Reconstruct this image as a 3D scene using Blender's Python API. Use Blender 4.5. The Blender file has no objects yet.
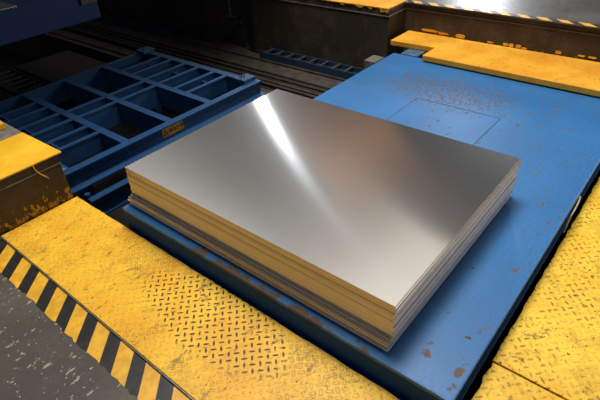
import bpy, bmesh, math, random
from mathutils import Vector, Matrix
random.seed(7)
SC = bpy.context.scene
COL = SC.collection
R = math.radians

# ------------------------------------------------------------------ materials
def new_mat(name):
    m = bpy.data.materials.new(name); m.use_nodes = True
    nt = m.node_tree; nt.nodes.clear()
    out = nt.nodes.new('ShaderNodeOutputMaterial'); b = nt.nodes.new('ShaderNodeBsdfPrincipled')
    nt.links.new(b.outputs[0], out.inputs[0])
    return m, nt, b
class G:
    """small node-graph writer"""
    def __init__(s, nt): s.nt = nt
    def n(s, t, **k):
        x = s.nt.nodes.new(t)
        for a, v in k.items(): setattr(x, a, v)
        return x
    def L(s, a, b): s.nt.links.new(a, b)
    def set(s, sock, v):
        if hasattr(v, 'is_output') or isinstance(v, bpy.types.NodeSocket): s.L(v, sock)
        else: sock.default_value = v
    def math(s, op, a, b=None, c=None, clamp=False):
        x = s.n('ShaderNodeMath', operation=op, use_clamp=clamp)
        s.set(x.inputs[0], a)
        if b is not None: s.set(x.inputs[1], b)
        if c is not None: s.set(x.inputs[2], c)
        return x.outputs[0]
    def pos(s): return s.n('ShaderNodeNewGeometry').outputs['Position']
    def xyz(s, v):
        x = s.n('ShaderNodeSeparateXYZ'); s.L(v, x.inputs[0]); return x.outputs
    def scale(s, v, sc):
        x = s.n('ShaderNodeMapping'); s.L(v, x.inputs[0]); x.inputs['Scale'].default_value = sc; return x.outputs[0]
    def rot(s, v, rz, sc=(1,1,1)):
        x = s.n('ShaderNodeMapping'); s.L(v, x.inputs[0]); x.inputs['Rotation'].default_value = (0,0,rz); x.inputs['Scale'].default_value = sc; return x.outputs[0]
    def noise(s, v, scale, detail=4, rough=.55, dist=0):
        x = s.n('ShaderNodeTexNoise'); s.L(v, x.inputs['Vector'])
        x.inputs['Scale'].default_value = scale; x.inputs['Detail'].default_value = detail
        x.inputs['Roughness'].default_value = rough; x.inputs['Distortion'].default_value = dist
        return x.outputs[0]
    def step(s, v, lo, hi, a=0, b=1):
        x = s.n('ShaderNodeMapRange', interpolation_type='SMOOTHSTEP')
        s.set(x.inputs[0], v)
        x.inputs[1].default_value = lo; x.inputs[2].default_value = hi
        x.inputs[3].default_value = a; x.inputs[4].default_value = b
        return x.outputs[0]
    def mix(s, f, a, b):
        x = s.n('ShaderNodeMix', data_type='RGBA')
        s.set(x.inputs[0], f)
        for sock, v in ((x.inputs[6], a), (x.inputs[7], b)):
            if isinstance(v, tuple): sock.default_value = (*v, 1) if len(v) == 3 else v
            else: s.L(v, sock)
        return x.outputs[2]
    def bump(s, h, strength, dist=.002):
        x = s.n('ShaderNodeBump'); s.L(h, x.inputs['Height']); x.inputs['Strength'].default_value = strength
        x.inputs['Distance'].default_value = dist; return x.outputs[0]

def simple(name, col, rough=.6, metal=0, var=.25, sc=20, bump=.15):
    m, nt, b = new_mat(name); g = G(nt); p = g.pos()
    n = g.noise(p, sc, 5)
    d = tuple(c*(1-var) for c in col); l = tuple(min(1, c*(1+var)) for c in col)
    g.L(g.mix(g.step(n, .3, .7), d, l), b.inputs['Base Color'])
    b.inputs['Roughness'].default_value = rough; b.inputs['Metallic'].default_value = metal
    if bump: g.L(g.bump(n, bump), b.inputs['Normal'])
    return m

def blue_paint(name, base=(.036, .20, .47), wear=1.0, rough=.42, zone=None):
    m, nt, b = new_mat(name); g = G(nt); p = g.pos()
    big = g.noise(p, 1.6, 4)
    c = g.mix(g.step(big, .3, .7), tuple(x*.88 for x in base), tuple(x*1.12 for x in base))
    grain = g.noise(p, 70, 3)
    c = g.mix(g.step(grain, .35, .75, 0, .25), c, (base[0]*1.8+.02, base[1]*1.35, base[2]*1.15))
    # pale scuffs, long and thin
    sc = g.noise(g.rot(p, R(22), (4, 30, 10)), 1.0, 6, .65)
    c = g.mix(g.step(sc, .64, .74, 0, .35*wear), c, (.18, .33, .50))
    # chips down to brown steel
    ch = g.noise(g.scale(p, (1, 1, 1)), 17, 8, .62, .4)
    lo = .70
    chip = g.step(ch, lo, lo+.03)
    if zone:
        X, Y, Z = g.xyz(p)
        dx = g.math('DIVIDE', g.math('SUBTRACT', X, zone[0]), zone[2]); dy = g.math('DIVIDE', g.math('SUBTRACT', Y, zone[1]), zone[3])
        r2 = g.math('ADD', g.math('MULTIPLY', dx, dx), g.math('MULTIPLY', dy, dy))
        zn = g.step(r2, 0, 1.3, .21, 0)
        fine = g.noise(g.rot(p, R(-30), (1, 2.4, 1)), 26, 7, .7, .6)
        chip2 = g.step(g.math('ADD', fine, zn), .69, .74)
        chip = g.math('MAXIMUM', chip, g.math('MULTIPLY', chip2, .8))
        # rusty rubbing line along the near edge where stacks are slid on
        e = g.step(X, 1.10, 1.045, 0, .17)
        y1 = g.step(g.math('ABSOLUTE', g.math('SUBTRACT', Y, 1.25)), .75, .35)
        n3 = g.noise(p, 14, 6, .65)
        chip3 = g.step(g.math('ADD', n3, g.math('MULTIPLY', e, y1)), .60, .66)
        chip = g.math('MAXIMUM', chip, chip3)
        # one larger bare spot by the near corner
        ax = g.math('SUBTRACT', X, 1.17); ay = g.math('SUBTRACT', Y, .315)
        rr = g.math('SQRT', g.math('ADD', g.math('MULTIPLY', ax, ax), g.math('MULTIPLY', g.math('MULTIPLY', ay, ay), 2.5)))
        chip = g.math('MAXIMUM', chip, g.step(g.math('ADD', rr, g.math('MULTIPLY', g.noise(p, 50, 3), .03)), .042, .034))
    c = g.mix(g.math('MULTIPLY', chip, wear), c, (.115, .075, .055))
    g.L(c, b.inputs['Base Color'])
    g.L(g.math('ADD', g.step(grain, .3, .7, rough-.05, rough+.1), g.math('MULTIPLY', chip, .25)), b.inputs['Roughness'])
    g.L(g.bump(g.math('SUBTRACT', g.noise(p, 9, 3), g.math('MULTIPLY', chip, .6)), .12), b.inputs['Normal'])
    return m

def yellow_paint(name, base=(.93, .50, .022), dirt=.5, tread=False, worn=None, rough=.5):
    m, nt, b = new_mat(name); g = G(nt); p = g.pos()
    X, Y, Z = g.xyz(p)
    n1 = g.noise(p, 3.2, 4)
    c = g.mix(g.step(n1, .35, .68), (base[0]*.9, base[1]*.84, base[2]*.8), (min(1, base[0]*1.06), base[1]*1.16, base[2]*1.6))
    speck = g.noise(p, 60, 5, .7)
    c = g.mix(g.step(speck, .55, .70, 0, .75*dirt), c, (.22, .11, .02))
    c = g.mix(g.step(g.noise(g.rot(p, R(35), (1, 1.5, 1)), 48, 2), .665, .72, 0, 1.1*dirt), c, (.10, .06, .02))
    c = g.mix(g.step(g.noise(p, 6.5, 6, .7), .50, .66, 0, .45*dirt), c, (.50, .23, .015))
    blot = g.noise(g.rot(p, R(35), (1, 1.7, 1)), 11, 7, .68, .5)
    c = g.mix(g.step(blot, .585, .67, 0, .8*dirt), c, (.17, .10, .03))
    h = g.math('MULTIPLY', g.noise(p, 30, 4), .12)
    if tread:
        P = .0328; k = 1/(math.sqrt(2)*P)
        u = g.math('MULTIPLY', g.math('SUBTRACT', X, Y), k); v = g.math('MULTIPLY', g.math('ADD', X, Y), k)
        iu = g.math('ROUND', u); iv = g.math('ROUND', v)
        fu = g.math('SUBTRACT', u, iu); fv = g.math('SUBTRACT', v, iv)
        par = g.math('ABSOLUTE', g.math('MODULO', g.math('ADD', iu, iv), 2.0))
        par = g.math('GREATER_THAN', par, .5)
        ip = g.math('SUBTRACT', 1, par)
        a = g.math('ADD', g.math('MULTIPLY', fu, ip), g.math('MULTIPLY', fv, par))
        c2 = g.math('ADD', g.math('MULTIPLY', fv, ip), g.math('MULTIPLY', fu, par))
        a = g.math('DIVIDE', a, .42); c2 = g.math('DIVIDE', c2, .15)
        d = g.math('ADD', g.math('MULTIPLY', a, a), g.math('MULTIPLY', c2, c2))
        bar = g.step(d, 1.15, .55)
        h = g.math('ADD', h, bar)
        wn = g.noise(p, 2.6, 3)
        if worn:
            # bars scraped bare in a walked-on patch of its own shape
            dx = g.math('DIVIDE', g.math('SUBTRACT', X, worn[0]), worn[2]); dy = g.math('DIVIDE', g.math('SUBTRACT', Y, worn[1]), worn[3])
            r2 = g.math('ADD', g.math('MULTIPLY', dx, dx), g.math('MULTIPLY', dy, dy))
            zone = g.step(g.math('ADD', r2, g.math('MULTIPLY', g.math('SUBTRACT', wn, .5), 1.6)), 1.1, .75)
        else:
            zone = g.step(wn, .42, .60, .1, .7)
        brk = g.step(g.noise(p, 45, 3), .33, .42, 0, 1) if worn else g.step(g.noise(p, 30, 3), .42, .56, 0, 1)
        c = g.mix(g.math('MULTIPLY', g.math('MULTIPLY', bar, zone), brk), c, (.055, .032, .012))
        # grime caught around the bars elsewhere
        ring = g.math('MULTIPLY', g.step(d, 7.5, 1.2), g.math('SUBTRACT', 1, bar))
        gz = g.step(g.noise(p, 4.1, 4), .48, .62, 0, .45 if worn else .12)
        c = g.mix(g.math('MULTIPLY', g.math('MULTIPLY', ring, gz), g.math('SUBTRACT', 1, zone)), c, (.25, .14, .03))
        rim = g.step(speck, .52, .66, 0, 1)
        if worn:
            e = g.math('MAXIMUM', g.step(Y, 1.15, .55, 0, .75), g.step(X, .94, 1.01, 0, .35))
            c = g.mix(g.math('MULTIPLY', e, g.math('MULTIPLY', rim, g.math('SUBTRACT', 1, bar))), c, (.20, .12, .03))
    g.L(c, b.inputs['Base Color'])
    b.inputs['Roughness'].default_value = rough
    b.inputs['Specular IOR Level'].default_value = .4
    g.L(g.bump(h, .75 if tread else .3, .0025), b.inputs['Normal'])
    return m

def dirty_wall(name, base=(.038, .027, .016), splash_z=None, light=(.095, .068, .042)):
    m, nt, b = new_mat(name); g = G(nt); p = g.pos(); X, Y, Z = g.xyz(p)
    n = g.noise(p, 3.0, 7, .6); n2 = g.noise(p, 22, 6, .65)
    c = g.mix(g.step(n, .42, .75), base, light)
    c = g.mix(g.step(n2, .40, .75, 0, .5), c, tuple(x*.45 for x in base))
    c = g.mix(g.step(g.noise(g.scale(p, (6, 6, 1)), 4, 5), .60, .72, 0, .3), c, (.13, .10, .075))
    c = g.mix(g.step(g.noise(p, 75, 2), .74, .78, 0, .6), c, (.30, .26, .20))
    if splash_z:
        z0, z1, st = splash_z
        f = g.step(Z, z1, z0, 0, st)
        s = g.step(g.math('ADD', g.noise(g.scale(p, (1, 1, .55)), 34, 5, .7), f), .66, .74)
        c = g.mix(s, c, (.52, .27, .02))
    g.L(c, b.inputs['Base Color']); b.inputs['Roughness'].default_value = .75
    g.L(g.bump(n2, .5, .004), b.inputs['Normal'])
    return m

def concrete_floor(name, base=(.085, .070, .054), chips=True, rough=.55, gloss=False):
    m, nt, b = new_mat(name); g = G(nt); p = g.pos()
    n = g.noise(p, 2.4, 6); n2 = g.noise(p, 40, 5, .65)
    c = g.mix(g.step(n, .35, .7), tuple(x*.75 for x in base), tuple(x*1.25 for x in base))
    c = g.mix(g.step(n2, .35, .75, 0, .5), c, tuple(x*.55 for x in base))
    if chips:
        ch = g.noise(g.rot(p, R(50), (1, 2.2, 1)), 13, 7, .6, .3)
        c = g.mix(g.step(ch, .625, .65, 0, .85), c, (.40, .36, .31))
        sk = g.noise(g.rot(p, R(-62), (1, 9, 1)), 9, 6, .7, .3)
        c = g.mix(g.step(sk, .60, .70, 0, .45), c, (.17, .145, .12))
        c = g.mix(g.step(g.noise(p, 48, 3), .655, .68, 0, .8), c, (.42, .37, .31))
        c = g.mix(g.step(g.noise(p, 9, 4), .70, .74, 0, .5), c, (.16, .09, .03))
    g.L(c, b.inputs['Base Color'])
    g.L(g.step(n2, .3, .7, rough-.08, rough+.1), b.inputs['Roughness'])
    g.L(g.bump(n2, .12 if gloss else .4, .002), b.inputs['Normal'])
    return m

def hazard(name, x0, y0, slant, period, wear=.6, inner_scuff=None):
    m, nt, b = new_mat(name); g = G(nt); p = g.pos(); X, Y, Z = g.xyz(p)
    s = g.math('SUBTRACT', g.math('SUBTRACT', Y, y0), g.math('MULTIPLY', g.math('SUBTRACT', X, x0), slant))
    f = g.math('FRACT', g.math('ADD', g.math('DIVIDE', s, period), 20.0))
    yel = g.math('LESS_THAN', f, .53)
    nn = g.noise(p, 20, 5)
    yc = g.mix(g.step(nn, .35, .7), (.66, .33, .018), (.86, .46, .03))
    bc = g.mix(g.step(nn, .35, .7), (.008, .008, .008), (.022, .020, .018))
    c = g.mix(yel, bc, yc)
    c = g.mix(g.step(g.noise(p, 33, 6, .7), .66, .70, 0, wear), c, (.10, .08, .06))
    c = g.mix(g.step(g.noise(p, 21, 4, .6), .70, .73, 0, wear*.7), c, (.32, .29, .25))
    g.L(c, b.inputs['Base Color']); b.inputs['Roughness'].default_value = .45
    g.L(g.bump(nn, .15), b.inputs['Normal'])
    return m

def brushed(name, col, lobes):
    """brushed metal: a few anisotropic glossy lobes (weight, roughness, anisotropy), grain lines along X"""
    m, nt, b = new_mat(name); g = G(nt); p = g.pos(); nt.nodes.remove(b)
    out = [n for n in nt.nodes if n.type == 'OUTPUT_MATERIAL'][0]
    n2 = g.noise(p, 1.3, 2)
    c = g.mix(g.step(n2, .3, .7), tuple(x*.97 for x in col), tuple(min(1, x*1.03) for x in col))
    t = g.n('ShaderNodeCombineXYZ'); t.inputs[0].default_value = 1
    prev = None; tot = 0
    for (wgt, rg, an) in lobes:
        gl = g.n('ShaderNodeBsdfAnisotropic', distribution='GGX'); g.L(c, gl.inputs['Color'])
        gl.inputs['Roughness'].default_value = rg; gl.inputs['Anisotropy'].default_value = an
        if an: g.L(t.outputs[0], gl.inputs['Tangent'])
        tot += wgt
        if prev is None: prev = gl.outputs[0]
        else:
            mx = g.n('ShaderNodeMixShader'); mx.inputs[0].default_value = wgt/tot
            g.L(prev, mx.inputs[1]); g.L(gl.outputs[0], mx.inputs[2]); prev = mx.outputs[0]
    g.L(prev, out.inputs[0])
    return m

M = {}
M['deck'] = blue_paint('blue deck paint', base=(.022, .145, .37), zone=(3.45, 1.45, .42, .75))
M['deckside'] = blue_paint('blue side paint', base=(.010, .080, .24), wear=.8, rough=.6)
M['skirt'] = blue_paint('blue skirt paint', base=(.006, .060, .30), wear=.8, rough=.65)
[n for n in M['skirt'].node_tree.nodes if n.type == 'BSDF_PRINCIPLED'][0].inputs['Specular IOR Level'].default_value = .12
M['frame'] = blue_paint('blue frame paint', base=(.012, .056, .150), wear=.6, rough=.36)
M['fartable'] = blue_paint('blue far table paint', base=(.006, .050, .20), wear=.4, rough=.5)
M['tray'] = blue_paint('blue tray paint', base=(.012, .045, .095), wear=1, rough=.55)
M['treadL'] = yellow_paint('yellow tread plate worn', tread=True, worn=(.85, 1.36, .19, .46), dirt=.85)
M['treadR'] = yellow_paint('yellow tread plate bright', base=(.95, .56, .035), tread=True, dirt=.95)
M['yellow'] = yellow_paint('yellow plinth paint', base=(.90, .50, .020), dirt=.12)
M['yellowB'] = yellow_paint('yellow beam paint', base=(.88, .40, .025), dirt=.65)
M['wall'] = dirty_wall('dirty brown wall')
M['riser'] = dirty_wall('dirty riser', base=(.040, .027, .016), splash_z=(.04, .12, .12))
M['plinth'] = dirty_wall('plinth concrete', base=(.062, .040, .018), splash_z=(-.14, .06, .22), light=(.10, .07, .038))
M['plinthband'] = simple('dark plinth band', (.035, .025, .016), .6)
M['grout'] = simple('pale grout', (.17, .14, .10), .8)
M['greyconc'] = simple('grey concrete', (.16, .14, .115), .8)
M['floor'] = concrete_floor('near concrete floor')
M['upfloor'] = concrete_floor('upper polished floor', base=(.10, .095, .088), chips=False, rough=.34, gloss=True)
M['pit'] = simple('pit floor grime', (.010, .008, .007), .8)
M['ledge'] = simple('rail ledge grime', (.055, .042, .031), .75, 0, .4, 12)
M['rail'] = simple('dark rail steel', (.075, .062, .050), .45, .5, .4, 14)
M['black'] = simple('black gap', (.006, .006, .006), .8)
M['tapeN'] = hazard('hazard tape near', .525, 2.406, .9, .1855)
M['tapeF'] = hazard('hazard tape far', 4.53, 2.30, 1.0, .167, wear=.9)
M['trim'] = simple('steel edge trim', (.20, .19, .17), .4, .6)
M['sheet'] = brushed('brushed aluminium sheet', (.60, .59, .58), [(.55, .165, .68), (.45, .36, .45)])
M['edge'], _nt, _b = new_mat('sheared sheet edge'); _g = G(_nt)
_b.inputs['Metallic'].default_value = .5; _b.inputs['Roughness'].default_value = .52
_b.inputs['Base Color'].default_value = (.86, .80, .74, 1)
_n = _g.noise(_g.scale(_g.pos(), (1, 1, 420)), 1.0, 2)
_g.L(_g.mix(_g.step(_n, .35, .65), (.74, .68, .62), (.95, .89, .82)), _b.inputs['Base Color'])
M['wood'] = simple('dark batten wood', (.10, .065, .04), .8)
M['signY'] = simple('sign yellow', (.55, .27, .02), .5)
M['ink'] = simple('sign ink', (.012, .010, .008), .5, bump=0)
M['chrome'] = simple('chrome stud', (.8, .8, .8), .12, 1, .05, bump=0)
M['greysteel'] = simple('grey bracket steel', (.13, .14, .15), .5, .3)
M['rubber'] = simple('black hose rubber', (.010, .010, .010), .45)
M['strap'] = simple('tan strap', (.45, .36, .20), .6)
M['steelblue'] = simple('grey blue steel', (.10, .19, .33), .4, .4)

# ------------------------------------------------------------------ mesh helpers
def bm_box(bm, x0, x1, y0, y1, z0, z1):
    vs = [bm.verts.new((x, y, z)) for z in (z0, z1) for y in (y0, y1) for x in (x0, x1)]
    for f in ((0,2,3,1),(4,5,7,6),(0,1,5,4),(2,6,7,3),(0,4,6,2),(1,3,7,5)):
        bm.faces.new([vs[i] for i in f])
def bm_prism(bm, pts, z0, z1):
    """polygon pts (counter-clockwise) pulled up from z0 to z1"""
    a = [bm.verts.new((x, y, z0)) for x, y in pts]; b = [bm.verts.new((x, y, z1)) for x, y in pts]
    bm.faces.new(list(reversed(a))); bm.faces.new(b)
    n = len(pts)
    for i in range(n): bm.faces.new([a[i], a[(i+1)%n], b[(i+1)%n], b[i]])
def bm_profile(bm, prof, axis, a0, a1):
    """closed profile [(s,z)...] swept along 'x' or 'y' from a0 to a1"""
    def P(s, z, a): return (a, s, z) if axis == 'x' else (s, a, z)
    A = [bm.verts.new(P(s, z, a0)) for s, z in prof]; B = [bm.verts.new(P(s, z, a1)) for s, z in prof]
    bm.faces.new(A); bm.faces.new(list(reversed(B)))
    n = len(prof)
    for i in range(n): bm.faces.new([A[i], B[i], B[(i+1)%n], A[(i+1)%n]])
def ibeam(c, zt, w, d, tf=.010, tw=.008):
    h, q = w/2, tw/2
    return [(c-h, zt), (c+h, zt), (c+h, zt-tf), (c+q, zt-tf), (c+q, zt-d+tf), (c+h, zt-d+tf), (c+h, zt-d), (c-h, zt-d), (c-h, zt-d+tf), (c-q, zt-d+tf), (c-q, zt-tf), (c-h, zt-tf)]
def obj(name, bm, mat, parent=None, bevel=0, origin=None, smooth=False):
    bmesh.ops.recalc_face_normals(bm, faces=bm.faces)
    if origin is None and parent is None:
        xs = [v.co.x for v in bm.verts]; ys = [v.co.y for v in bm.verts]; zs = [v.co.z for v in bm.verts]
        origin = ((min(xs)+max(xs))/2, (min(ys)+max(ys))/2, min(zs))
    base = Vector(origin) if origin else (parent_world(parent))
    for v in bm.verts: v.co -= base
    me = bpy.data.meshes.new(name); bm.to_mesh(me); bm.free()
    mats = mat if isinstance(mat, list) else [mat]
    for mm in mats: me.materials.append(mm)
    if smooth:
        for f in me.polygons: f.use_smooth = True
    o = bpy.data.objects.new(name, me); COL.objects.link(o)
    if parent is not None:
        o.parent = parent; o.location = base - parent_world(parent)
    else: o.location = base
    if bevel:
        b = o.modifiers.new('bevel', 'BEVEL'); b.width = bevel; b.segments = 2; b.limit_method = 'ANGLE'; b.angle_limit = R(35)
    return o
def parent_world(o):
    v = Vector((0, 0, 0))
    while o is not None: v += o.location; o = o.parent
    return v
def box(name, d, mat, parent=None, bevel=.002):
    bm = bmesh.new(); bm_box(bm, *d); return obj(name, bm, mat, parent, bevel)
def tag(o, label=None, cat=None, group=None, kind=None):
    if label: o['label'] = label
    if cat: o['category'] = cat
    if group: o['group'] = group
    if kind: o['kind'] = kind
    return o
def empty(name, loc, label, cat, group=None):
    o = bpy.data.objects.new(name, None); COL.objects.link(o); o.location = loc; o.empty_display_size = .1
    return tag(o, label, cat, group)
def struct(o): o['kind'] = 'structure'; return o
def tube_bm(pts, r, seg=10):
    pts = [Vector(p) for p in pts]
    # Catmull-Rom resampling
    q = []
    for i in range(len(pts)-1):
        p0 = pts[max(i-1, 0)]; p1 = pts[i]; p2 = pts[i+1]; p3 = pts[min(i+2, len(pts)-1)]
        for k in range(6):
            t = k/6
            q.append(.5*((2*p1)+(p2-p0)*t+(2*p0-5*p1+4*p2-p3)*t*t+(3*p1-p0-3*p2+p3)*t**3))
    q.append(pts[-1])
    bm = bmesh.new(); rings = []
    up = Vector((.31, .2, .93)).normalized()
    for i, p in enumerate(q):
        t = (q[min(i+1, len(q)-1)]-q[max(i-1, 0)]).normalized()
        a = t.cross(up).normalized(); b = t.cross(a)
        rings.append([bm.verts.new(p+r*(math.cos(2*math.pi*k/seg)*a+math.sin(2*math.pi*k/seg)*b)) for k in range(seg)])
    for i in range(len(rings)-1):
        for k in range(seg): bm.faces.new([rings[i][k], rings[i][(k+1)%seg], rings[i+1][(k+1)%seg], rings[i+1][k]])
    bm.faces.new(rings[0]); bm.faces.new(list(reversed(rings[-1])))
    return bm
def cyl_bm(c, r, h, axis='z', seg=20, r2=None):
    bm = bmesh.new()
    bmesh.ops.create_cone(bm, cap_ends=True, segments=seg, radius1=r, radius2=r if r2 is None else r2, depth=h)
    if axis == 'y': bmesh.ops.rotate(bm, verts=bm.verts, matrix=Matrix.Rotation(R(90), 3, 'X'))
    if axis == 'x': bmesh.ops.rotate(bm, verts=bm.verts, matrix=Matrix.Rotation(R(90), 3, 'Y'))
    bmesh.ops.translate(bm, verts=bm.verts, vec=c)
    return bm

# ------------------------------------------------------------------ the setting
ZP = -.12                                    # top of the yellow plates and near floor level
PITZ = -.95
bm = bmesh.new()
bm_prism(bm, [(-3.5, -4), (6.0, -4), (6.0, .20), (1.00, .20), (1.00, 9.5), (-3.5, 9.5)], PITZ-.2, ZP-.012)
struct(obj('floor', bm, M['floor']))
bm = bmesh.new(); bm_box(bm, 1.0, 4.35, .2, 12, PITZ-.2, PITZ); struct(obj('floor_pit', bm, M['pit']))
# rail ledge: three stepped levels running along the far side of the pit
bm = bmesh.new()
bm_profile(bm, [(3.20, PITZ), (4.2, PITZ), (4.2, -.37), (3.98, -.37), (3.98, -.40), (3.78, -.40), (3.78, -.43), (3.66, -.44), (3.66, -.60), (3.56, -.60), (3.56, -.43), (3.20, -.43)], 'y', 2.46, 11.5)
struct(obj('floor_ledge', bm, M['ledge'], bevel=.006))
bm = bmesh.new(); bm_box(bm, 4.2, 5.2, 2.45, 11.5, PITZ, .318); struct(obj('wall_back', bm, M['wall'], bevel=.012))
bm = bmesh.new(); bm_box(bm, 4.5, 9.5, -3.0, 2.45, PITZ, .318); struct(obj('wall_riser', bm, M['riser'], bevel=.012))
bm = bmesh.new(); bm_box(bm, 4.2, 4.499, -3, 2.02, PITZ, -.05); struct(obj('wall_shelf', bm, M['wall'], bevel=.01))
# seam line below the top edge of both walls
bm = bmesh.new(); bm_box(bm, 4.192, 4.204, 2.442, 6, .250, .258); bm_box(bm, 4.492, 4.504, -2.5, 2.442, .262, .268); bm_box(bm, 4.192, 4.5, 2.444, 2.452, .252, .259)
struct(obj('trim_1', bm, M['grout']))
bm = bmesh.new(); bm_box(bm, 4.47, 12.5, -6, 2.45, .3185, .33); bm_box(bm, 4.60, 12.5, 2.452, 9, .3185, .33); struct(obj('floor_upper', bm, M['upfloor'], bevel=.002))
# yellow painted edging on the wall top
def ragged(x0, x1, y0, y1, amp, step):
    pts = [(x1, y0), (x1, y1)]
    y = y1
    while y > y0:
        pts.append((x0+random.uniform(-amp, amp), y)); y -= step*random.uniform(.6, 1.4)
    pts.append((x0, y0))
    return pts
bm = bmesh.new(); bm_prism(bm, ragged(4.192, 4.55, 2.455, 5.5, .006, .06), .3185, .3285)
struct(obj('trim_2', bm, M['yellowB'], bevel=.001))
# paint runs under the edging
for i, (y, w, hgt) in enumerate([(2.50, .10, .03), (2.66, .06, .022), (2.78, .12, .02), (2.98, .07, .03), (3.12, .05, .018)]):
    pass
bm = bmesh.new()
for (y, w, hgt) in [(2.50, .10, .045), (2.66, .05, .022), (2.78, .09, .020), (2.98, .06, .03)]:
    n = 7; pts = [(y-w/2+w*k/n, .3185-(hgt*random.uniform(.45, 1) if 0 < k < n else 0)) for k in range(n+1)]
    poly = [(y+w/2, .3185), (y-w/2, .3185)][::-1]
    vs = [(4.1915, a, z) for a, z in pts]
    A = [bm.verts.new(v) for v in vs]; B = [bm.verts.new((4.199, v[1], v[2])) for v in vs]
    bm.faces.new(A); bm.faces.new(list(reversed(B)))
    for k in range(len(A)): bm.faces.new([A[k], A[(k+1)%len(A)], B[(k+1)%len(A)], B[k]])
struct(obj('trim_3', bm, M['yellowB']))
# patches of old yellow paint low on the riser
bm = bmesh.new()
def paint_blob(bm, x, yc, zc, w, h, n=14):
    A, B = [], []
    for k in range(n):
        t = 2*math.pi*k/n; r = random.uniform(.72, 1.12)
        yy = yc+w/2*math.copysign(abs(math.cos(t))**.6, math.cos(t))*r; zz = zc+h/2*math.copysign(abs(math.sin(t))**.6, math.sin(t))*r
        A.append(bm.verts.new((x-.0025, yy, zz))); B.append(bm.verts.new((x+.001, yy, zz)))
    bm.faces.new(A); bm.faces.new(list(reversed(B)))
    for k in range(n): bm.faces.new([A[k], B[k], B[(k+1)%n], A[(k+1)%n]])
for a in [(2.17, .088, .20, .030), (2.02, .080, .12, .022), (1.85, .080, .11, .034), (1.42, .074, .05, .026), (1.37, .074, .045, .03), (1.31, .076, .05, .028), (1.56, .072, .06, .014), (.98, .080, .05, .030), (.72, .084, .07, .016), (.80, .084, .06, .016), (1.26, .066, .05, .018)]:
    paint_blob(bm, 4.498, *a)
struct(obj('trim_4', bm, M['yellowB']))
# edge angle between hazard tape and tread plate
bm = bmesh.new(); bm_box(bm, .530, .537, -3.5, 2.79, ZP-.012, ZP-.002); struct(obj('trim_5', bm, M['trim'], bevel=.002))
# dull slabs and cross-members lying deep in the pit
box_slab = box('pit_cover_slab', (2.36, 3.10, 5.65, 6.85, PITZ, -.50), M['greysteel'], bevel=.006)
box_slab.data.materials[0] = simple('dull slab', (.030, .023, .019), .8)
tag(box_slab, 'dull dark slab on the pit bottom between the two blue frames', 'slab')
sl2 = box('pit_cover_slab', (1.2, 1.90, 5.25, 6.85, PITZ, -.50), M['ledge'], bevel=.006)
sl2.data.materials[0] = box_slab.data.materials[0]
tag(sl2, 'dull dark slab at the far left edge of the pit', 'slab')

# unseen canopy added over the pit to shade it and darken the sheet reflections
bm = bmesh.new(); bm_box(bm, .3, 4.3, 3.35, 12, 2.45, 2.65); bm_box(bm, 4.75, 5.1, 10.6, 11, .33, 2.65); bm_box(bm, 4.2, 5.1, 10.6, 11, 2.45, 2.65)
struct(obj('added_shade_canopy', bm, simple('pale canopy underside', (.24, .23, .22), .7)))
# hazard tapes
def tape_prism(x0, x1, y0, y1, z, mat, name, label, rag=.004, side=0):
    bm = bmesh.new(); L, Rr = [], []
    y = y0
    while y < y1:
        L.append((x0+random.uniform(-rag, rag), y)); y += .025
    bm_prism(bm, [(x1, y0)]+[(x1, y1)]+list(reversed(L)), z, z+.0012)
    return tag(obj(name, bm, mat), label, 'tape')
tape_prism(.402, .5295, -1.2, 2.79, ZP-.012, M['tapeN'], 'hazard_tape', 'black and yellow striped tape on the near dark floor beside the tread plate', .006)
tape_prism(4.472, 4.545, -2.4, 2.44, .33, M['tapeF'], 'hazard_tape', 'black and yellow striped tape along the edge of the raised far floor', .006)

# ------------------------------------------------------------------ tread plates
def plate(pts, z0, z1, mat, label, name='tread_plate'):
    bm = bmesh.new(); bm_prism(bm, pts, z0, z1); return tag(obj(name, bm, mat, bevel=.0015), label, 'floor plate')
def jag(x0, y0, x1, y1, n, amp, nx, ny):
    o = []
    for k in range(n+1):
        t = k/n; a = random.uniform(-amp, amp) if 0 < k < n else 0
        o.append((x0+(x1-x0)*t+nx*a, y0+(y1-y0)*t+ny*a))
    return o
plate([(.538, .262)]+jag(1.018, .262, 1.018, 2.785, 60, .002, 1, 0)+[(.538, 2.785)], ZP-.012, ZP, M['treadL'], 'worn yellow tread plate between the striped tape and the blue table')
plate([(.538, -1.2), (1.383, -1.2)]+jag(1.383, .252, 1.04, .252, 12, .006, 0, 1)+[(.538, .25)], ZP-.012, ZP+.001, M['treadR'], 'bright yellow tread plate at the bottom right, in front of the thin plate seam')
plate([(1.391, -1.2), (4.19, -1.2)]+jag(4.19, .256, 1.391, .256, 70, .003, 0, 1), ZP-.012, ZP+.003, M['treadR'], 'large bright yellow tread plate along the right side of the blue table')

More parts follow.
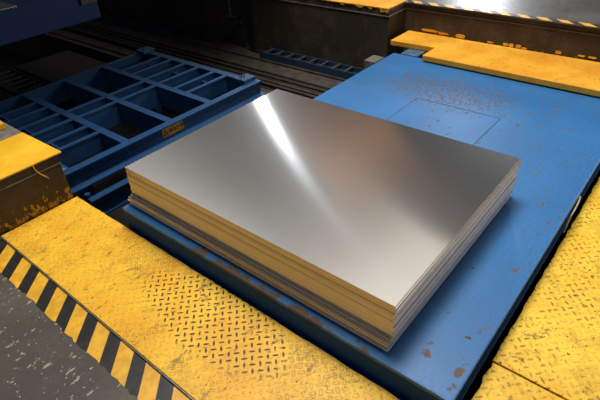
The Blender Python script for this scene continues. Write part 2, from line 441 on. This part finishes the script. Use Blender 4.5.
# ------------------------------------------------------------------ plinth (left)
pl = empty('concrete_plinth', (.4, 3.4, ZP-.012), 'dirty concrete plinth with a bright yellow painted top at the left edge', 'plinth')
bm = bmesh.new(); bm_box(bm, -1.6, 1.006, 2.80, 5.5, ZP-.012, .130); obj('body', bm, M['plinth'], pl, .012)
bm = bmesh.new(); bm_box(bm, -1.6, 1.012, 2.797, 5.5, .136, .190); obj('dark_band', bm, M['plinthband'], pl, .004)
bm = bmesh.new(); bm_prism(bm, [(-1.6, 2.80)]+jag(-1.6, 2.795, 1.008, 2.795, 50, .003, 0, 1)+[(1.006, 5.5), (-1.6, 5.5)], .129, .137); o = obj('mortar_line', bm, M['grout'], pl); o['label'] = 'pale mortar line'
bm = bmesh.new(); bm_prism(bm, [(-1.6, 2.79), (1.03, 2.79), (1.014, 3.255), (-1.6, 3.225)], .190, .200); o = obj('top_plate', bm, M['yellow'], pl, .0025); o['label'] = 'bright yellow painted top plate'
bm = bmesh.new(); bm_prism(bm, [(-1.6, 3.225), (1.014, 3.255), (1.0, 5.5), (-1.6, 5.5)], .185, .1995); o = obj('bare_top', bm, M['greyconc'], pl, .003); o['label'] = 'bare grey concrete top'
bm = tube_bm([(.848, 2.789, .192), (.852, 2.788, .16), (.872, 2.790, .12), (.895, 2.795, .09), (.905, 2.797, .075)], .0035, 8); o = obj('paint_run', bm, M['yellow'], pl, smooth=True); o['label'] = 'yellow paint run'
kb = box('yellow_block', (.35, .975, 3.395, 3.9, .2003, .245), M['yellow'], bevel=.006)
tag(kb, 'small yellow block lying on the plinth at the left edge', 'block')
ab = empty('angle_bracket', (1.06, 3.16, -.12), 'small grey angle bracket at the frame corner behind the plinth', 'bracket')
bm = bmesh.new(); bm_prism(bm, [(1.075, 3.13), (1.155, 3.14), (1.12, 3.26), (1.075, 3.24)], -.118, -.108); obj('foot_plate', bm, M['steelblue'], ab, .002)
bm = bmesh.new(); bm_box(bm, 1.08, 1.09, 3.14, 3.24, -.108, -.05); obj('upright_plate', bm, M['greysteel'], ab, .002)

# ------------------------------------------------------------------ yellow bridging beam and blue bar behind the deck
bm = bmesh.new()
bm_prism(bm, [(3.88, -1.5), (4.493, -1.5), (4.493, 2.385), (4.14, 2.385), (4.16, 1.935), (3.925, 1.935)], .012, .060)
tag(obj('bridging_plate', bm, M['yellowB'], bevel=.005), 'thick yellow L-shaped steel plate bridging from the blue table to the dark riser', 'plate')
bm = bmesh.new(); bm_box(bm, 4.004, 4.44, 2.02, 2.19, -.05, .009)
br = obj('support_bar', bm, M['steelblue'], bevel=.004); tag(br, 'short grey-blue steel bar under the notch of the yellow bridging plate', 'bar')
bx = box('concrete_block', (4.02, 4.19, 2.47, 2.60, -.37, -.135), M['greyconc'], bevel=.008)
tag(bx, 'small grey concrete block against the dark wall behind the blue table corner', 'block')

# ------------------------------------------------------------------ blue deck table
DX0, DX1, DY0, DY1 = 1.040, 4.0, .282, 2.262
deck = empty('lift_table', (2.5, 1.27, PITZ), 'flat blue steel lift table carrying the stack of metal sheets', 'table')
HX0, HX1, HY0, HY1 = 2.42, 3.225, .962, 1.60
SEAM = 3.236
zt, zb = 0.0, -.012
bm = bmesh.new()
for d in [(DX0+.004, HX0-.003, DY0+.004, DY1-.004), (HX0-.003, HX1+.003, DY0+.004, HY0-.004), (HX0-.003, HX1+.003, HY1+.002, DY1-.004), (HX1+.003, SEAM, DY0+.004, DY1-.004)]:
    bm_box(bm, *d, zb, zt)
bmesh.ops.remove_doubles(bm, verts=bm.verts, dist=1e-5)
obj('deck_plate', bm, M['deck'], deck)
box('deck_plate', (SEAM+.0012, DX1, DY0+.004, DY1-.004, zb, zt), M['deck'], deck, .0012)
h = box('hatch_cover', (HX0, HX1, HY0, HY1, zb, zt-.0005), M['deck'], deck, .001); h['label'] = 'flush rectangular hatch cover'
# rolled border lips
for nm, d in (('edge_lip', (DX0-.002, DX0+.008, DY0, DY1, -.016, .002)), ('edge_lip', (DX0, DX1, DY0-.002, DY0+.006, -.016, .0015)), ('edge_lip', (DX0, DX1, DY1-.006, DY1, -.016, .0015))):
    box(nm, d, M['deck'], deck, .003)
# channel skirts: web set back under the lip, flange showing at the foot
zs = -.115
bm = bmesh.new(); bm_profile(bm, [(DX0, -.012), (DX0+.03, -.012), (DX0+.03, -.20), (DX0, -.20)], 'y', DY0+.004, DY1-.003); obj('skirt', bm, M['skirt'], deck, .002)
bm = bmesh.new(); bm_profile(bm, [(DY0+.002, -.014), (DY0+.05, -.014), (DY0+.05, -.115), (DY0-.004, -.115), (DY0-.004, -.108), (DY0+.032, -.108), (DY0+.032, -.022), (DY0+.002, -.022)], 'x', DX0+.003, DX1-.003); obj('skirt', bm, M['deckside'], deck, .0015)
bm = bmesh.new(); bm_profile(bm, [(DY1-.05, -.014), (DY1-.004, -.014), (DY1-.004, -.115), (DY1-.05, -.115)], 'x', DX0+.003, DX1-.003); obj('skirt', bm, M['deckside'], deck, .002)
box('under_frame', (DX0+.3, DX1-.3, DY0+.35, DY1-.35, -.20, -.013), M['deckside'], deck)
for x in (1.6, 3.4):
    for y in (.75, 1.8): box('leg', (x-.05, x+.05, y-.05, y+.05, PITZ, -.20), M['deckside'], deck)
# strap caught in the gap
bm = tube_bm([(2.56, .272, .004), (2.52, .266, .004), (2.44, .262, .0035), (2.375, .262, .002), (2.36, .264, -.035), (2.34, .268, -.095)], .0040, 6)
tag(obj('packing_strap', bm, M['strap'], smooth=True), 'thin tan packing strap caught in the gap at the right edge of the blue table', 'strap')
# little brown chips of wood lying on the deck
for (x, y, s, a, lab) in [(1.34, .355, .012, .3, 'tiny brown chip on the blue deck near its bottom right corner'), (1.72, .50, .007, .2, 'tiny dark chip on the blue deck right of the sheet stack'), (2.62, .66, .009, 1.9, 'tiny pale chip on the blue deck beyond the right stack corner')]:
    bm = bmesh.new(); bm_prism(bm, [(-s*.5, -s), (s*.6, -s*.8), (s*.4, s*.9), (-s*.3, s)], 0, .002)
    o = obj('wood_chip', bm, M['wood'], origin=(0, 0, 0)); o.location = (x, y, .0); o.rotation_euler.z = a; tag(o, lab, 'chip')

# ------------------------------------------------------------------ the stack of sheets
SX0, SX1, SY0, SY1 = 1.113, 2.363, .560, 2.238
for i, y in enumerate((.78, 1.24, 1.70, 2.12)):
    b = box('batten', (SX0-.02, SX1-.06, y-.022, y+.022, .0005, .012), M['wood'], bevel=.001)
    tag(b, 'thin dark batten lying between the blue deck and the metal sheets', 'batten', 'battens under the sheet stack')
TH = .00500
def sheet_mesh(dx=0, dy=0):
    bm = bmesh.new(); w, l = (SX1-SX0)/2+dx, (SY1-SY0)/2+dy
    bm_box(bm, -w, w, -l, l, 0, TH)
    for f in bm.faces: f.material_index = 0 if abs(f.normal.z) > .5 else 1
    bm.normal_update()
    for f in bm.faces: f.material_index = 0 if abs(f.normal.z) > .5 else 1
    me = bpy.data.meshes.new('metal_sheet'); bm.to_mesh(me); bm.free()
    me.materials.append(M['sheet']); me.materials.append(M['edge'])
    o = bpy.data.objects.new('metal_sheet', me); COL.objects.link(o)
    return o
proto = sheet_mesh()
z = .0125; cx, cy = (SX0+SX1)/2, (SY0+SY1)/2
N = 45; pitch = (.24-z)/N
first = True
LOW = 11
ox = -.030
drift = 0
for i in range(N):
    o = proto if first else proto.copy()
    if not first: COL.objects.link(o)
    first = False
    up = i >= LOW
    jx, jy = random.uniform(-.0003, .0003), random.uniform(-.0003, .0003)
    if not up:
        ox_i = -.031 + (.035 if i in (4, 7) else 0) + (.018 if i >= 9 else 0) + (.003 if i == 2 else 0)
        oy_i = (.02 if i in (3, 7) else 0) + .004
    else:
        t = (i-LOW)/(N-1-LOW)
        ox_i = -.004*(1-t) + (.003 if i in (12, 37) else 0) - (.0015 if i in (28, 34) else 0)
        oy_i = (.006 if i in (16, 23) else 0) + (.003 if 24 <= i < 42 else 0) + (.005 if i in (31,) else 0)
    dropped = (i in (5, 8))
    if N-4 < i < N-1: oy_i = -.002
    elif i == N-4: oy_i = -.007
    o.location = (cx+ox_i+jx, cy+oy_i+jy, z+i*pitch)
    if i == N-1:
        o.location = (cx, cy+.004, z+i*pitch)
        tag(o, 'topmost metal sheet of the stack, brushed, with a pale streak of light across it', 'metal sheet')
    elif i == 0:
        tag(o, 'bottom metal sheet of the stack, resting on the battens', 'metal sheet')
    elif not up:
        tag(o, 'thin metal sheet in the lowest bundle, the one sticking out of the stack', 'metal sheet', 'sheets of the lower offset bundle')
    else:
        tag(o, 'thin metal sheet in the tall upper bundle, under the topmost sheet', 'metal sheet', 'sheets of the upper bundle')

# ------------------------------------------------------------------ open blue frame
FX0, FX1, FY0, FY1, FZ = 1.12, 3.03, 3.07, 4.80, -.12
fr = empty('roller_frame', (2.07, 3.9, PITZ), 'open blue steel frame of welded beams lying in the pit left of the sheet stack', 'frame')
D = .20
def beam(axis, c, a0, a1, w=.06, d=D, zt=FZ, name='beam', mat=None):
    bm = bmesh.new(); bm_profile(bm, [(c-w/2, zt), (c+w/2, zt), (c+w/2, zt-.012), (c+w/2-.006, zt-.014), (c+w/2-.006, zt-d), (c-w/2+.006, zt-d), (c-w/2+.006, zt-.014), (c-w/2, zt-.012)], axis, a0, a1); return obj(name, bm, mat or M['frame'], fr)
# near edge: top flange, web, wide foot flange
bm = bmesh.new(); bm_profile(bm, [(3.085, FZ), (3.155, FZ), (3.155, FZ-.012), (3.122, FZ-.012), (3.122, FZ-.115), (3.155, FZ-.115), (3.155, FZ-.127), (3.032, FZ-.127), (3.032, FZ-.117), (3.112, FZ-.115), (3.112, FZ-.012), (3.085, FZ-.012)], 'x', FX0-.03, FX1+.03)
obj('near_beam', bm, M['frame'], fr)
beam('x', 4.775, FX0, FX1, .05, name='far_beam')
beam('y', 3.0, 3.155, 4.75, .065, name='side_beam'); beam('y', 1.15, 3.155, 4.75, .05, name='side_beam')
LB = [(1.632, .062), (2.045, .062), (2.467, .062)]
for c, w in LB: beam('y', c, 3.155, 4.75, w, name='long_beam')
def rng(i):
    e = [(1.175, 1.601), (1.663, 2.014), (2.076, 2.436), (2.498, 2.968)]; return e[i]
for y in (4.48, 4.30, 4.08, 3.88, 3.65, 3.475):
    for col in (0, 3):
        a, b = rng(col); beam('x', y, a, b, .042, .15, FZ-.001, 'cross_beam')
for y in (4.05, 3.865):
    for col in (1, 2):
        a, b = rng(col); beam('x', y, a, b, .045, D, FZ-.001, 'cross_beam')
for y0, y1 in ((4.30, 4.48), (3.88, 4.08), (3.475, 3.65)):
    beam('y', 1.285, y0+.021, y1-.021, .016, .10, FZ-.002, 'spacer')
    beam('y', 2.80, y0+.021, y1-.021, .020, .10, FZ-.03, 'spacer')
# corner boxes with a polished stud
for (x0, x1, y0, y1) in ((2.90, 3.045, 3.15, 3.27), (2.90, 3.045, 4.66, 4.80)):
    cb = box('corner_box', (x0, x1, y0, y1, FZ+.0005, FZ+.035), M['frame'], fr, .003)
for (x, y, m) in ((2.945, 3.235, 'chrome'), (2.975, 3.225, 'chrome'), (2.95, 4.72, 'frame')):
    bm = cyl_bm((x, y, FZ+.045), .013, .026, 'z', 16, .008); obj('stud', bm, M[m], fr, smooth=False)
# carriage below: lower rail beam, bolt heads and legs to the pit floor
bm = bmesh.new(); bm_profile(bm, [(2.925, -.30), (2.985, -.30), (2.985, -.312), (2.96, -.312), (2.96, -.44), (2.985, -.44), (2.985, -.455), (2.925, -.455), (2.925, -.44), (2.952, -.44), (2.952, -.312), (2.925, -.312)], 'x', FX0+.03, FX1+.05)
obj('carriage_beam', bm, M['frame'], fr)
for x in (1.75, 2.6):
    box('carriage_arm', (x-.04, x+.04, 2.985, 3.14, -.42, -.2475), M['frame'], fr)
bm = cyl_bm((1.165, 2.995, -.285), .020, .03, 'z', 8); obj('bolt_head', bm, M['frame'], fr)
for x in (1.25, 2.9):
    for y in (3.20, 4.66): box('leg', (x-.04, x+.04, y-.04, y+.04, PITZ, FZ-.18), M['deckside'], fr)
# warning sign on the near web
sg = box('warning_sign', (1.922, 2.140, 3.1075, 3.1125, -.218, -.134), M['signY'], fr, 0); sg['label'] = 'small yellow warning sign with black triangle and characters'
def text_mesh(body, size, x, z, yp, parent, name):
    cu = bpy.data.curves.new(name, 'FONT'); cu.body = body; cu.size = size; cu.extrude = .0006; cu.offset = size*.022
    t = bpy.data.objects.new(name, cu); COL.objects.link(t)
    dg = bpy.context.evaluated_depsgraph_get(); me = bpy.data.meshes.new_from_object(t.evaluated_get(dg))
    bpy.data.objects.remove(t)
    me.transform(Matrix.Rotation(R(90), 4, 'X'))
    me.materials.clear(); me.materials.append(M['ink'])
    o = bpy.data.objects.new(name, me); COL.objects.link(o); o.parent = parent
    o.location = Vector((x, yp, z))-parent_world(parent)
    return o
text_mesh('当心夹手', .0375, 1.986, -.192, 3.1070, sg, 'lettering')
bm = bmesh.new()
A = [(1.929, -.203), (1.983, -.203), (1.956, -.152)]; Bv = [(1.940, -.1965), (1.972, -.1965), (1.956, -.166)]
for i in range(3):
    j = (i+1) % 3
    q = [A[i], A[j], Bv[j], Bv[i]]
    f = [bm.verts.new((x, 3.1066, z)) for x, z in q]; k = [bm.verts.new((x, 3.1080, z)) for x, z in q]
    bm.faces.new(f); bm.faces.new(list(reversed(k)))
    for e in range(4): bm.faces.new([f[e], k[e], k[(e+1)%4], f[(e+1)%4]])
bm_box(bm, 1.9535, 1.9585, 3.1066, 3.108, -.187, -.175); bm_box(bm, 1.9535, 1.9585, 3.1066, 3.108, -.194, -.190)
obj('triangle_mark', bm, M['ink'], sg)
bm = bmesh.new()
for d in ((1.925, 2.137, -.1385, -.1365), (1.925, 2.137, -.2175, -.2155), (1.925, 1.927, -.2175, -.1365), (2.135, 2.137, -.2175, -.1365)): bm_box(bm, d[0], d[1], 3.1066, 3.108, d[2], d[3])
obj('border_line', bm, M['ink'], sg)

# ------------------------------------------------------------------ rails, trays, hoses on the ledge
def rail(x, y0, y1, z, label, h=.05):
    bm = bmesh.new(); w = .022
    bm_profile(bm, [(x-w*1.6, z), (x+w*1.6, z), (x+w*1.6, z+.008), (x+.006, z+.012), (x+.006, z+h-.016), (x+w*.8, z+h-.012), (x+w*.8, z+h), (x-w*.8, z+h), (x-w*.8, z+h-.012), (x-.006, z+h-.016), (x-.006, z+.012), (x-w*1.6, z+.008)], 'y', y0, y1)
    return tag(obj('track_rail', bm, M['rail']), label, 'rail')
rail(3.50, 2.50, 11, -.43, 'dark steel rail nearest the open blue frame, along the pit ledge')
rail(3.72, 2.50, 11, -.44, 'dark steel rail behind the black groove, nearer the brown wall', .03)
rail(3.30, 2.50, 11, -.43, 'low rusty strip rail at the inner lip of the pit ledge', .02)
def tray(y0, y1, label, n):
    t = empty('cable_ladder', (4.08, (y0+y1)/2, -.37), label, 'cable tray', 'cable ladders at the foot of the wall')
    box('side_rail', (3.995, 4.005, y0, y1, -.37, -.290), M['tray'], t, .002)
    box('side_rail', (4.172, 4.182, y0, y1, -.37, -.300), M['tray'], t, .002)
    for k in range(n):
        y = y0+.06+(y1-y0-.12)*k/(n-1)
        box('rung', (4.005, 4.172, y-.012, y+.012, -.315, -.300), M['ledge'], t, .002)
    box('cable_bed', (4.01, 4.165, y0+.01, y1-.01, -.369, -.345), M['black'], t, .004)
    return t
tray(2.62, 4.02, 'blue sided ladder tray at the wall foot beside the blue table', 9)
tray(5.62, 9.6, 'blue sided ladder tray at the wall foot far left, beyond the hoses', 22)
hs = [
 ([(4.15, 4.44, .33), (4.15, 4.44, .195), (4.15, 4.435, .026), (4.15, 4.60, -.18), (4.12, 4.92, -.335), (4.10, 5.30, -.352), (4.10, 5.64, -.33)], 'black hose hanging down the brown wall and curving left into the far tray'),
 ([(4.15, 4.39, .30), (4.15, 4.39, .0), (4.15, 4.385, -.18), (4.13, 4.34, -.33), (4.12, 4.20, -.352), (4.10, 4.045, -.335)], 'black hose hanging down the brown wall and curving right into the near tray')]
for pts, lab in hs: tag(obj('hose', tube_bm(pts, .012), M['rubber'], smooth=True), lab, 'hose')
pc = empty('pipe_clamp_post', (4.18, 4.62, -.02), 'grey steel pipe and clamp fixed to the brown wall above the hoses', 'pipe')
obj('pipe', cyl_bm((4.182, 4.63, .14), .014, .32, 'z', 14), M['greysteel'], pc, smooth=False)
box('clamp', (4.168, 4.199, 4.56, 4.70, -.03, -.005), M['greysteel'], pc)
box('clamp', (4.168, 4.199, 4.46, 4.58, -.09, -.07), M['greysteel'], pc)
pp = box('conduit_post', (4.180, 4.199, 4.28, 4.36, -.36, .31), M['black'], bevel=.003)
tag(pp, 'dark vertical conduit channel on the wall beside the hoses', 'conduit')
# a small ladder tray deep in the left of the pit
t = empty('cable_ladder', (2.1, 6.2, -.5), 'dark ladder tray lying deep in the pit left of the dull slab', 'cable tray')
for x in (1.95, 2.30): box('side_rail', (x-.008, x+.008, 5.2, 6.9, PITZ, -.50), M['rail'], t, .002)
for k in range(10): box('rung', (1.958, 2.292, 5.3+.165*k, 5.33+.165*k, -.53, -.51), M['rail'], t, .002)

# ------------------------------------------------------------------ far blue table, top left
ft = empty('lift_table', (1.4, 6.9, PITZ), 'raised blue table at the top left corner beyond the pit', 'table')
box('table_body', (-1.2, 3.05, 5.60, 8.2, .115, .405), M['fartable'], ft, .006)
box('table_top', (-1.2, 3.06, 5.59, 8.2, .405, .425), M['fartable'], ft, .003)
for x in (-.8, 1.2):
    for y in (6.9, 7.8): box('leg', (x-.07, x+.07, y-.07, y+.07, PITZ if x > 1 else ZP-.01, .115), M['deckside'], ft)
box('clamp_block', (2.84, 3.03, 5.555, 5.59, .30, .43), M['greyconc'], ft, .005)['label'] = 'grey clamp block'
sh = box('metal_sheet', (-1.0, 2.2, 5.66, 7.7, .4255, .4305), M['sheet'], bevel=.001)
tag(sh, 'grey metal sheet lying on the far blue table at the top left corner', 'metal sheet')

# ------------------------------------------------------------------ light
w = bpy.data.worlds.new('hall'); SC.world = w; w.use_nodes = True
w.node_tree.nodes['Background'].inputs[0].default_value = (.80, .88, 1.0, 1); w.node_tree.nodes['Background'].inputs[1].default_value = .058
def area(name, loc, target, sx, sy, power, col=(1, 1, 1)):
    l = bpy.data.lights.new(name, 'AREA'); l.shape = 'RECTANGLE'; l.size = sx; l.size_y = sy; l.energy = power; l.color = col
    o = bpy.data.objects.new(name, l); COL.objects.link(o); o.location = loc
    o.rotation_euler = (Vector(target)-Vector(loc)).to_track_quat('-Z', 'Y').to_euler()
    return o
area('roof_light_main', (3.0, 2.4, 6.6), (2.2, 1.3, 0), 3.0, 2.2, 550, (1, .97, .93))
area('roof_light_near', (-.9, 1.0, 6.0), (.7, 1.6, 0), 2.6, 2.6, 25, (1, .97, .92))
area('side_window', (7.5, -5.0, 2.8), (2.2, 1, 0), 3.5, 1.8, 140, (1, .97, .93))
area('skylight', (8.5, 3.7, 8.0), (8.5, 3.7, 0), 3.6, 2.2, 58, (1, .91, .80))
area('high_bay_lamp', (9.8, 9.95, 5.2), (2.0, 2.0, 0), .30, .30, 36, (.86, .94, 1))
area('warm_girder_standin', (11.8, 8.6, 8.0), (11.8, 8.6, 0), 7.4, .8, 42, (1, .46, .17))  # added warm light standing in for a crane girder mirrored in the sheet
area('far_window', (19.5, 7.4, 4.5), (6, 2.5, 0), 1.2, 2.4, 380, (.92, .96, 1))

# ------------------------------------------------------------------ camera
f_px = 492.844
rt = Vector((.63336153, -.77200314, -.05351932)); dn = Vector((-.47751354, -.33546193, -.81206287)); fw = Vector((.6089614, .53988559, -.58111064))
cam = bpy.data.cameras.new('camera'); co = bpy.data.objects.new('camera', cam); COL.objects.link(co)
m = Matrix((rt, -dn, -fw)).transposed().to_4x4(); m.translation = (0, 0, 1.6)
co.matrix_world = m
cam.sensor_width = 36; cam.lens = f_px/600*36; cam.clip_start = .05; cam.clip_end = 200
SC.camera = co
SC.view_settings.view_transform = 'Standard'; SC.view_settings.look = 'None'
SC.view_settings.exposure = 0; SC.view_settings.gamma = 1; SC.view_settings.use_curve_mapping = False
